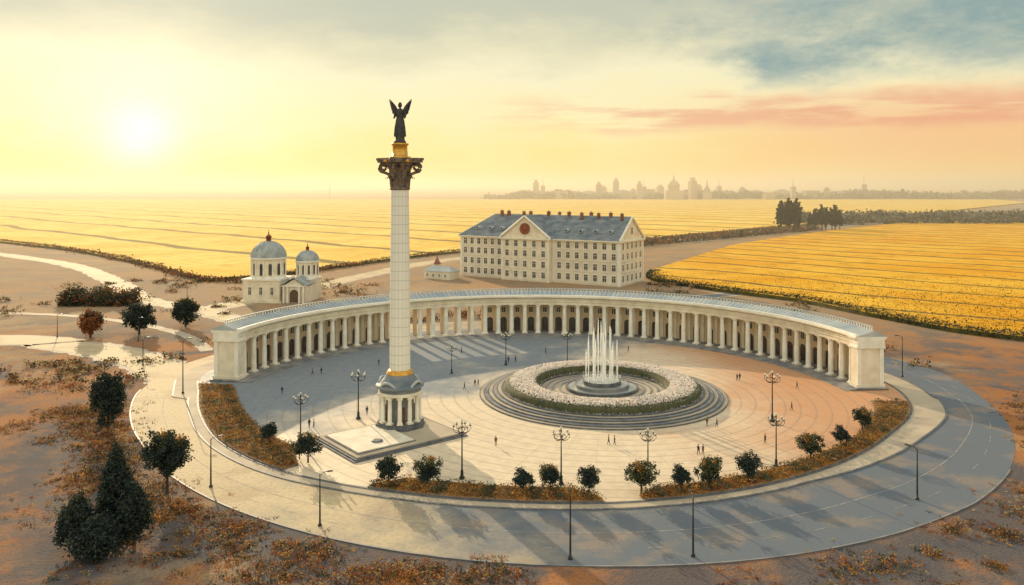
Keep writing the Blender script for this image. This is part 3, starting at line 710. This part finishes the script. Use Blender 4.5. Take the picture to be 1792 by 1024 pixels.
# ------------------------------------------------------------------ large building
bd=thing('large_building','long cream five storey building with slate roof and gable','building',(-28.5,442.0,0),rad(-32)); bd.scale=(1.045,1.045,1.0)
EH=22.5; RH=34.0
b=MB(); b.box((46,14,0),(92,28,EH),M['wallb']); b.box((41.75,-1.5,0),(27.9,3.2,EH+.02),M['stone'])
b.add([(27.8,-3.1,EH),(55.7,-3.1,EH),(41.75,-3.1,RH-.4)],[(0,1,2)],M['stone'])
b.add([(92.0,0,EH),(92.0,28,EH),(92.0,14,RH-.2)],[(0,1,2)],M['stone'])
b.obj('wall',bd)
b=MB()
for z in (.9,6.5,12.0,17.3):
    b.box((13.7,-.1,z),(27.4,.25,.3),M['white']); b.box((74.1,-.1,z),(36.2,.25,.3),M['white']); b.box((41.75,-3.2,z),(28.2,.25,.3),M['white']); b.box((92.12,14,z),(.25,28.2,.3),M['white'])
for x,y in ((.5,-.1),(27.2,-.12),(56.4,-.12),(91.5,-.1)): b.box((x,y,.0),(1.1,.36,EH-.6),M['white'])
for x in (28.4,55.1): b.box((x,-3.24,.01),(1.0,.36,EH-.6),M['white'])
for y in (.5,27.5): b.box((92.15,y,.02),(.4,1.1,EH-.6),M['white'])
b.box((13.6,-.5,EH-.6),(28.4,1.4,.62),M['white']); b.box((74.3,-.5,EH-.61),(37,1.4,.62),M['white']); b.box((41.75,-3.6,EH-.59),(29.6,1.5,.66),M['white']); b.box((92.5,14,EH-.6),(1.3,29.6,.63),M['white'])
for (p,q) in (((27.0,-3.6,EH+.2),(41.75,-3.6,RH)),((56.5,-3.6,EH+.2),(41.75,-3.6,RH))): b.tube([p,q],.6,M['white'],4,False)
for (p,q) in (((92.4,-.8,EH+.2),(92.4,14,RH)),((92.4,28.8,EH+.2),(92.4,14,RH))): b.tube([p,q],.6,M['white'],4,False)
b.obj('cornice',bd)
b=MB()
e=EH+.05
b.add([(-.8,-.9,e),(92.2,-.9,e),(92.2,14,RH),(13,14,RH),(-.8,28.9,e),(92.2,28.9,e)],[(0,1,2,3),(3,2,5,4),(0,3,4)],M['slate'])
b.add([(27.0,-3.9,e),(41.75,-3.9,RH+.15),(41.75,14.5,RH+.15),(27.0,14.5,e),(56.5,-3.9,e),(56.5,14.5,e)],[(0,1,2,3),(1,4,5,2)],M['slate'])
b.tube([(13,14,RH),(92.3,14,RH)],.3,M['slate2'],6); b.tube([(41.75,-3.9,RH+.2),(41.75,14,RH+.2)],.3,M['slate2'],6); b.tube([(-.8,-.9,e),(13,14,RH)],.3,M['slate2'],6)
ro=b.obj('roof',bd)
ch=None
for x in (18,22,32,36,46,52,58,66,70,75,81,88):
    cm=MB() if ch is None else None
    if cm: cm.box((0,0,-1.5),(1.5,1.1,3.4),M['brick']); cm.box((0,0,1.9),(1.8,1.4,.25),M['step']); cm.lathe([(.25,2.15),(.25,2.7)],M['brick'],8); ch=cm.obj('chimney',ro,(x,14+R.uniform(-2,2),RH))
    else: inst(ch,ro,(x,14+R.uniform(-2.5,1.5),RH-.2),0,R.uniform(.9,1.15))
dm=None
for x in (9,17,24,62,70,78,86):
    y=4.2; z=EH+ (y+.9)*(RH-EH)/14.9
    if dm is None:
        d=MB(); d.tube([(0,-1.6,.35),(0,2.5,.35)],[.95,.95],M['slate2'],12,False); d.tube([(0,-1.66,.35),(0,-1.58,.35)],.6,M['glass'],12,False); dm=d.obj('dormer',ro,(x,y,z))
    else: inst(dm,ro,(x,y,z))
def window(w,h,arch=False):
    b=MB(); b.box((0,-.06,0),(w,.05,h),M['glass'])
    for sx in (-1,1): b.box((sx*(w/2+.12),-.09,0),(.24,.2,h),M['white'])
    b.box((0,-.1,h),(w+.7,.3,.3),M['white']); b.box((0,-.14,-.25),(w+.7,.4,.25),M['white']); b.box((0,-.095,0),(.12,.05,h),M['white']); b.box((0,-.1,h*.62),(w,.05,.12),M['white'])
    return b
w0=None
def addwin(x,y,z,rz=0,s=1):
    global w0
    if w0 is None: w0=window(1.95,3.1).obj('window',bd,(x,y,z),rz)
    else: inst(w0,bd,(x,y,z),rz,s)
for z in (2.0,7.5,13.0,18.1):
    for i in range(6): addwin(3.2+i*4.25,0,z)
    for i in range(5): addwin(31.2+i*5.28,-3.1,z)
    for i in range(7): addwin(59.6+i*4.9,0,z)
    for i in range(5): addwin(92,3.6+i*5.2,z,pi/2)
addwin(92,14,25.3,pi/2,1.1)
b=MB()
b.tube([(41.75,-3.12,27.4),(41.75,-3.5,27.4)],3.0,M['brick'],32,False); b.tube([(41.75,-3.5,27.4),(41.75,-3.62,27.4)],2.3,M['redf'],32,False)
for i in range(12):
    a=i*pi/6; b.box((41.75+1.9*math.sin(a),-3.66,27.4+1.9*math.cos(a)-.12),(.2,.08,.24),M['gold'])
b.tube([(41.75,-3.7,27.4),(41.75,-3.7,29.0)],.1,M['gold'],4); b.tube([(41.75,-3.7,27.4),(42.8,-3.7,27.9)],.12,M['gold'],4)
b.obj('clock',bd)
ax=thing('low_annex','low cream annex beside the large building','annex',(-38,428,0),rad(-32))
b=MB(); b.box((0,0,0),(17,9,4.2),M['wallb']); b.obj('wall',ax)
b=MB(); b.add([(-9,-5,4.2),(9,-5,4.2),(9,5,4.2),(-9,5,4.2),(-6,0,6.6),(6,0,6.6)],[(0,1,5,4),(1,2,5),(2,3,4,5),(3,0,4)],M['slate2']); b.obj('roof',ax)
for i in range(4):
    window(1.2,1.6).obj('window',ax,(-6+i*4,-4.5,1.3))

# ------------------------------------------------------------------ church
chh=thing('domed_church','small cream church with two grey ribbed domes','church',(-106,346,0),rad(-8))
b=MB(); b.box((0,0,0),(18,16,.9),M['stone']); b.box((0,0,.9),(16.5,15,8.6),M['stone']); b.box((0,0,9.5),(17.5,16,.6),M['white'])
b.box((12.5,7,0),(13,11,9),M['wallb']); b.box((12.5,7,9),(13.6,11.6,.5),M['white']); b.obj('wall',chh)
def tower(cx,cy,z0,r,h,dh,nm):
    b=MB(); b.lathe([(r,z0),(r,z0+h)],M['stone'],24,(cx,cy,0)); b.lathe([(r+.2,z0),(r+.2,z0+.8),(r,z0+.85)],M['white'],24,(cx,cy,0)); b.lathe([(r,z0+h-.9),(r+.7,z0+h-.5),(r+.7,z0+h),(r,z0+h+.05)],M['white'],24,(cx,cy,0))
    for i in range(12):
        a=2*pi*i/12+.13; b.lathe([(.3,z0+.8),(.26,z0+h-1)],M['white'],8,(cx+(r+.15)*math.cos(a),cy+(r+.15)*math.sin(a),0))
    b.obj('drum',chh)
    pr=[((r+.3)*math.cos(t*pi/2/8),z0+h+dh*math.sin(t*pi/2/8)) for t in range(8)]+[(.8,z0+h+dh)]
    b=MB(); b.lathe(pr,M['crown'],32,(cx,cy,0))
    for i in range(16):
        a=2*pi*i/16; b.tube([(cx+(q+.05)*math.cos(a),cy+(q+.05)*math.sin(a),z) for q,z in pr],.13,M['slate2'],5)
    b.obj('dome',chh)
    k=r/7.5; z=z0+h+dh
    b=MB(); b.lathe([(1.1*k,z-.1),(1.1*k,z+1.6*k),(1.5*k,z+1.7*k),(1.1*k,z+2.3*k),(.4*k,z+2.9*k),(.15,z+3.3*k),(.35,z+3.7*k),(.08,z+4.1*k),(.06,z+5.2*k)],M['redf'],12,(cx,cy,0)); b.box((cx,cy,z+4.6*k),(1.0*k,.12,.14),M['redf']); b.obj('finial',chh)
    wn=None
    for i in range(12):
        a=2*pi*i/12; 
        if wn is None:
            w=MB(); ww=.55*k+.15; hh=h*.5; pts=[(-ww,0),(ww,0),(ww,hh)]+[(ww*math.cos(pi*q/6),hh+ww*math.sin(pi*q/6)) for q in range(1,6)]+[(-ww,hh)]
            w.add([(0.05,px,pz) for px,pz in pts],[tuple(range(len(pts)))],M['glass']); w.box((.02,0,-.2),(.3,2*ww+.3,.2),M['white']); wn=w.obj('arched_window',chh,(cx+r*math.cos(a),cy+r*math.sin(a),z0+1.4),a)
        else: inst(wn,chh,(cx+r*math.cos(a),cy+r*math.sin(a),z0+1.4),a)
tower(0,0,10.1,7.2,8.8,7.0,'a')
tower(14.0,9,9.5,4.7,7.2,4.6,'b')
b=MB(); b.box((14.2,-1.5,0),(10,9,7),M['stone']); b.box((14.2,-6.2,7),(11,.8,.5),M['white'])
b.add([(9.0,-6.05,7),(19.4,-6.05,7),(14.2,-6.05,10.2)],[(0,1,2)],M['stone'])
for x in (9.8,11.6,16.8,18.6): b.lathe([(.5,0),(.42,6.9)],M['white'],10,(x,-6.7,0))
b.obj('portico',chh)
b=MB(); b.add([(8.7,-7,7.5),(14.2,-7,10.8),(19.7,-7,7.5),(8.7,5,7.5),(14.2,5,10.8),(19.7,5,7.5)],[(0,1,4,3),(1,2,5,4)],M['crown']); b.obj('portico_roof',chh)
b=MB(); pts=[(-1.9,0),(1.9,0),(1.9,3.6)]+[(1.9*math.cos(pi*q/8),3.6+1.9*math.sin(pi*q/8)) for q in range(1,8)]+[(-1.9,3.6)]
b.add([(14.2+px,-6.1,pz+.2) for px,pz in pts],[tuple(range(len(pts)))],M['door']); b.obj('arched_door',chh)
for x in (-5,0,5):
    window(1.3,3.2).obj('window',chh,(x,-7.5,3.4))
sc=thing('small_chapel','tiny chapel with pointed brown spire','chapel',(-42,446,0))
b=MB(); b.box((0,0,0),(4.4,4.4,4),M['stone']); b.box((0,0,4),(3,3,2),M['stone']); b.obj('wall',sc)
b=MB(); b.lathe([(2.4,6),(1.7,7),(.5,9.2),(.1,12)],M['brick'],8); b.lathe([(3.2,4.0),(2,5)],M['brick'],4,phase=pi/4,smooth=False); b.obj('spire',sc)

# ------------------------------------------------------------------ skyline
def block(i,w,d,h,kind):
    b=MB(); b.box((0,0,0),(w,d,h),M['city'])
    fl=int(h/6)
    for k in range(fl): b.box((0,-d/2-.2,3+k*6),(w*.88,.3,2.2),M['cityr'])
    if kind==1: b.box((0,0,h),(w*.6,d*.6,h*.18),M['city'])
    if kind==2: b.add([(-w/2,-d/2,h),(w/2,-d/2,h),(w/2,d/2,h),(-w/2,d/2,h),(0,0,h*1.4)],[(0,1,4),(1,2,4),(2,3,4),(3,0,4)],M['cityr'])
    if kind==3: b.tube([(0,0,h),(0,0,h*1.7)],[1.6,.4],M['cityr'],6)
    return b
bp=[]
for k,(w,d,h,kd) in enumerate(((46,25,30,0),(22,22,62,1),(16,20,50,3),(60,30,22,2),(26,20,42,1))):
    t=thing('city_building','hazy distant city block on the horizon','building',(0,0,0),0,'distant city buildings'); block(k,w,d,h,kd).obj('wall',t); bp.append(t)
xs=[(938,1),(950,2),(982,0),(1003,3),(1048,1),(1056,4),(1078,1),(1092,0),(1108,4),(1119,1),(1141,3),(1198,0),(1212,1),(1221,4),(1258,2),(1271,0),(1299,4),(1322,3),(1345,0),(1369,3),(1388,2),(1418,0),(1447,4),(1474,3),(1512,2),(1090,3),(1030,3),(1134,0),(1155,4),(1186,4),(1070,0),(1127,2)]
used=set()
for i,(px,k) in enumerate(xs):
    Y=R.uniform(2750,3350); X=(px-896)/1390*Y; s=R.uniform(.6,1.2)
    if k not in used: used.add(k); bp[k].location=(X,Y,0)
    else: dup(bp[k],(X,Y,0),R.uniform(-.4,.4),s)
ca=thing('domed_cathedral','hazy distant domed cathedral among the city roofs','cathedral',(562,2760,0))
b=MB(); b.box((0,0,0),(60,40,32),M['city']); b.lathe([(20,32),(20,48),(22,49),(20,54),(13,64),(5,69),(3,72),(3,78),(.4,90)],M['city'],20); 
b.obj('wall',ca)
ca=thing('church_spire','hazy distant church spire on the horizon','church',(678,2760,0))
b=MB(); b.box((0,0,0),(26,26,26),M['city']); b.lathe([(13,26),(10,38),(3,48),(.5,72)],M['cityr'],8); b.obj('spire',ca)
ca=thing('radio_mast','thin distant mast on the horizon','mast',(-640,2790,0)); b=MB(); b.tube([(0,0,0),(0,0,75)],[1.6,.5],M['cityr'],6); b.obj('post',ca)

# ------------------------------------------------------------------ lamps
def candelabra():
    t=thing('street_lamp','ornate dark candelabra lamp with round glass globes','street lamp',(0,0,0),0,'ornate lamps around the square')
    b=MB(); b.lathe([(.45,0),(.45,.3),(.28,.45),(.22,1.2),(.26,1.3),(.14,1.5),(.1,6),(.08,8.8),(.14,8.9),(.05,9.3)],M['metal'],10); b.obj('post',t)
    arm=None; gl=None
    for i in range(6):
        a=i*pi/3
        if arm is None:
            m=MB(); m.tube([(0,0,7.6),(.5,0,7.4),(1.1,0,7.6),(1.5,0,8.1),(1.35,0,8.5)],[.07,.07,.06,.05,.04],M['metal'],6); m.tube([(0,0,8.2),(.5,0,8.4),(.9,0,8.1)],.04,M['metal'],5); m.lathe([(.05,8.45),(.2,8.5),(.2,8.56)],M['metal'],8,(1.35,0,0)); arm=m.obj('arm',t,(0,0,0),a)
            m=MB(); m.lathe([(.06,-.2),(.16,-.12),(.2,0),(.16,.13),(.05,.2)],M['globe'],12); gl=m.obj('lamp_globe',t,(1.35*math.cos(a),1.35*math.sin(a),8.76))
        else: inst(arm,t,(0,0,0),a); inst(gl,t,(1.35*math.cos(a),1.35*math.sin(a),8.76))
    inst(gl,t,(0,0,9.45)); return t
L0=candelabra(); first=True
for x,y,s in [(-41.1,154.4,1.0),(-32.8,169.5,1.1),(-8.5,135,1.05),(8.2,132.4,1.0),(22.8,133.2,.95),(46.7,140.4,1.0),(54.9,167.5,1.12),(-1.7,220.6,.95),(-16,210.6,.8),(15.4,221,.95)]:
    if first: L0.location=(x,y,.17); L0.scale=(s,s,s); first=False
    else: dup(L0,(x,y,.17),R.random()*3,s)
def post():
    t=thing('street_lamp','tall slim dark roadside lamp post with short arm','street lamp',(0,0,0),0,'roadside lamp posts')
    b=MB(); b.lathe([(.3,0),(.3,.25),(.16,.35),(.14,1.2),(.11,4),(.07,8)],M['metal'],10); b.obj('post',t)
    b=MB(); b.tube([(0,0,7.8),(.3,0,8.15),(1.2,0,8.3)],[.07,.06,.05],M['metal'],6); b.obj('arm',t)
    b=MB(); b.box((1.55,0,8.2),(.9,.32,.16),M['metal'],top=.8); b.box((1.55,0,8.16),(.7,.24,.045),M['globe']); b.obj('lamp_head',t); return t
P0=post(); first=True
for x,y,h,a in [(-49.9,131.6,1.0,.5),(-78.9,190.4,1.6,.3),(-28.2,116.6,.95,.4),(7.8,106.2,1.05,1.6),(24.4,107.0,1.0,1.6),(64.5,126.4,1.0,2.2),(-102.5,220.6,.95,0),(102,207.5,1.3,3),(-120,255,.9,1),(-150,262,.9,1),(-135,330,1,1)]:
    if first: P0.location=(x,y,.05); P0.scale=(h,h,h); P0.rotation_euler=(0,0,a); first=False
    else: dup(P0,(x,y,.05),a,(1,1,h) if h>1.2 else h)

# ------------------------------------------------------------------ people
def person(seed,m,label):
    t=thing('person',label,'person',(0,0,.17),0,'people strolling on the square')
    st=.22 if seed%2 else .12
    V=[(0,0,.98),(0,0,1.2),(0,0,1.42),(0,0,1.54),(0,.01,1.66),(0,.01,1.74),(-.1,0,.92),(-.11,-st*.5,.5),(-.11,-st,.08),(-.11,-st-.14,.04),(.1,0,.92),(.11,st*.3,.5),(.11,st,.09),(.11,st-.14,.04),(-.19,0,1.42),(-.25,.06,1.14),(-.24,.0,.88),(.19,0,1.42),(.25,-.04,1.14),(.24,-.14,.9)]
    E=[(0,1),(1,2),(2,3),(3,4),(4,5),(0,6),(6,7),(7,8),(8,9),(0,10),(10,11),(11,12),(12,13),(2,14),(14,15),(15,16),(2,17),(17,18),(18,19)]
    rr=[.16,.15,.16,.06,.1,.09,.11,.075,.05,.045,.11,.075,.05,.045,.075,.055,.04,.075,.055,.04]
    me=bpy.data.meshes.new('person_body'); me.from_pydata(V,E,[]); me.materials.append(m)
    o=bpy.data.objects.new('body',me); COL.objects.link(o); o.parent=t
    o.modifiers.new('Skin','SKIN')
    for i,x in enumerate(rr):
        try:
            me.skin_vertices[0].data[i].radius=(x,x*.8)
            me.skin_vertices[0].data[i].use_root=(i==0)
        except Exception: pass
    o.modifiers.new('Sub','SUBSURF').levels=1; o.modifiers[-1].render_levels=1
    h=MB(); h.lathe([(.1,-.04),(.115,.03),(.1,.09),(.05,.13),(.01,.14)],M['hair'],10,(0,.02,1.69)); h.obj('hair',t); return t
pr=[person(1,PM[0],'person in dark navy clothes walking on the paving'),person(2,PM[1],'person in brown coat standing on the paving'),person(3,PM[2],'person in grey clothes walking on the paving')]
pp=[(-8.4,197.5),(-9.2,197.2),(-11.6,194),(-41.7,163.3),(-40.8,163.5),(-52.5,209),(-50.4,210),(-3.1,152),(18.6,152.8),(19.7,152.6),(40.4,164.5),(42.2,163.6),(34.5,147),(35.4,147.2),(57.4,202.5),(58.3,203.3),(48.9,153.4),(-36.9,220),(-1.0,223),(1.0,224),(35,239),(-31.5,172.5),(-15,236),(70,195),(62,176),(-30,215),(10,236),(-55,190)]
for i,(x,y) in enumerate(pp):
    if i<3: pr[i].location=(x,y,.17); pr[i].rotation_euler=(0,0,R.random()*6)
    else: dup(pr[i%3],(x,y,.17),R.random()*6,R.uniform(1.0,1.12))

# ------------------------------------------------------------------ haze (real volume in the distance)
hz=MB(); hz.box((0,9000,-1),(24000,17200,111),None)
hm=bpy.data.materials.new('morning_haze'); hm.use_nodes=True; N=hm.node_tree.nodes; N.clear()
vo=N.new('ShaderNodeVolumePrincipled'); vo.inputs['Density'].default_value=.00030; vo.inputs['Color'].default_value=(1,.90,.70,1); vo.inputs['Anisotropy'].default_value=.35
ou=N.new('ShaderNodeOutputMaterial'); hm.node_tree.links.new(vo.outputs[0],ou.inputs['Volume'])
hz.mats=[hm]; o=hz.obj('haze'); o['kind']='structure'; o['label']='thin golden haze over the distant fields'; o['category']='haze'

# ------------------------------------------------------------------ world
w=bpy.data.worlds.new('World'); scene.world=w; w.use_nodes=True; t=w.node_tree; g=G(t); N=t.nodes; L=t.links
bg=N['Background']
SAZ=-27.0; SEL=15.0
sky=N.new('ShaderNodeTexSky'); sky.sky_type='NISHITA'; sky.sun_disc=False; sky.sun_elevation=rad(SEL); sky.sun_rotation=rad(SAZ)
tc=N.new('ShaderNodeTexCoord'); v=tc.outputs['Generated']; sep=N.new('ShaderNodeSeparateXYZ'); L.new(v,sep.inputs[0]); x,y,z=sep.outputs
n1=g.noise(g.map(v,(3,3,8)),1.9,9,.64); n2=g.noise(g.map(v,(2.2,2.2,20)),2.0,7,.58); n3=g.noise(g.map(v,(4,4,10),loc=(3,1,7)),2.6,9,.68)
n1c=g.m('SUBTRACT',n1,.5)
zz=g.m('ADD',z,g.m('MULTIPLY',n1c,.11))
cr=N.new('ShaderNodeValToRGB'); L.new(g.m('MULTIPLY',zz,2.0),cr.inputs[0]); els=cr.color_ramp.elements
stops=[(0,lin(252,216,126)),(.06,lin(253,226,142)),(.15,lin(254,238,180)),(.27,lin(250,240,198)),(.34,lin(228,222,186)),(.41,lin(203,203,178)),(.52,lin(190,195,178)),(.72,lin(214,212,198))]
els[0].position=0; els[0].color=stops[0][1]; els[1].position=1; els[1].color=lin(214,214,204)
for p,c in stops[1:]:
    e=els.new(p); e.color=c
c=cr.outputs[0]
bk=g.m('MULTIPLY',g.ss(g.m('ADD',x,g.m('MULTIPLY',n1c,.7)),.14,.44),g.ss(g.m('ADD',zz,g.m('MULTIPLY',g.m('SUBTRACT',n3,.5),.08)),.10,.16))
bk=g.m('MULTIPLY',bk,g.ss(z,.55,.28)); bk=g.m('MULTIPLY',bk,g.ss(y,-.1,.3))
c=g.mix(g.m('MULTIPLY',bk,g.ss(n3,.35,.65,.95,.6)),c,lin(138,164,163))
glow=g.m('MULTIPLY',g.ss(x,.08,.48),g.m('MULTIPLY',g.ss(z,-.03,.05),g.ss(z,.13,.07))); glow=g.m('MULTIPLY',glow,g.ss(y,0,.3))
c=g.mix(g.m('MULTIPLY',glow,.75),c,lin(246,184,132))
band=g.m('MULTIPLY',g.ss(g.m('ADD',n2,g.m('MULTIPLY',x,.22)),.50,.64),g.m('MULTIPLY',g.ss(g.m('ADD',z,g.m('MULTIPLY',n1c,.05)),.058,.08),g.ss(g.m('ADD',z,g.m('MULTIPLY',n1c,.06)),.115,.088)))
band=g.m('MULTIPLY',band,g.m('MULTIPLY',g.ss(x,-.08,.14),g.ss(y,0,.3)))
c=g.mix(g.m('MULTIPLY',band,.62),c,lin(232,150,122))
sd=Vector((-651,1390,80)).normalized()
dn=N.new('ShaderNodeVectorMath'); dn.operation='DOT_PRODUCT'; L.new(v,dn.inputs[0]); dn.inputs[1].default_value=sd; d=dn.outputs['Value']
halo=g.m('MULTIPLY',g.m('POWER',g.m('MAXIMUM',d,0),160),.24); disc=g.m('MULTIPLY',g.m('POWER',g.m('MAXIMUM',d,0),1400),.6)
c=g.mix(1.0,c,g.mix(g.m('ADD',halo,disc),(0,0,0),(1,.92,.72)),'ADD')
boost=g.ss(y,.2,-.7,1.0,1.5)  # added fill: brightens the unseen sky behind the camera for shaded facades
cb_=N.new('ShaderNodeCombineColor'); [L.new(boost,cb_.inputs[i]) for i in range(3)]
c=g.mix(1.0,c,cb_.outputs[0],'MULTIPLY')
ad=g.mix(1.0,g.mix(1.0,c,(.97,.97,.97),'MULTIPLY'),g.mix(1.0,sky.outputs[0],(.005,.005,.005),'MULTIPLY'),'ADD')
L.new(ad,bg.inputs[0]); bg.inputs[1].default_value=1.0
sl=bpy.data.lights.new('sun','SUN'); sl.energy=5; sl.angle=rad(.5); sl.color=(1,.78,.50)
so=bpy.data.objects.new('sun',sl); COL.objects.link(so)
dv=Vector((math.sin(rad(SAZ))*math.cos(rad(SEL)),math.cos(rad(SAZ))*math.cos(rad(SEL)),math.sin(rad(SEL))))
so.rotation_euler=dv.to_track_quat('Z','Y').to_euler()
cam=bpy.data.cameras.new('camera'); co=bpy.data.objects.new('camera',cam); COL.objects.link(co); scene.camera=co
co.location=(0,0,50); co.rotation_euler=(pi/2,0,0); cam.sensor_width=36; cam.lens=27.92; cam.shift_y=-.1044; cam.clip_end=60000
scene.view_settings.view_transform='Standard'; scene.view_settings.look='None'; scene.view_settings.exposure=0
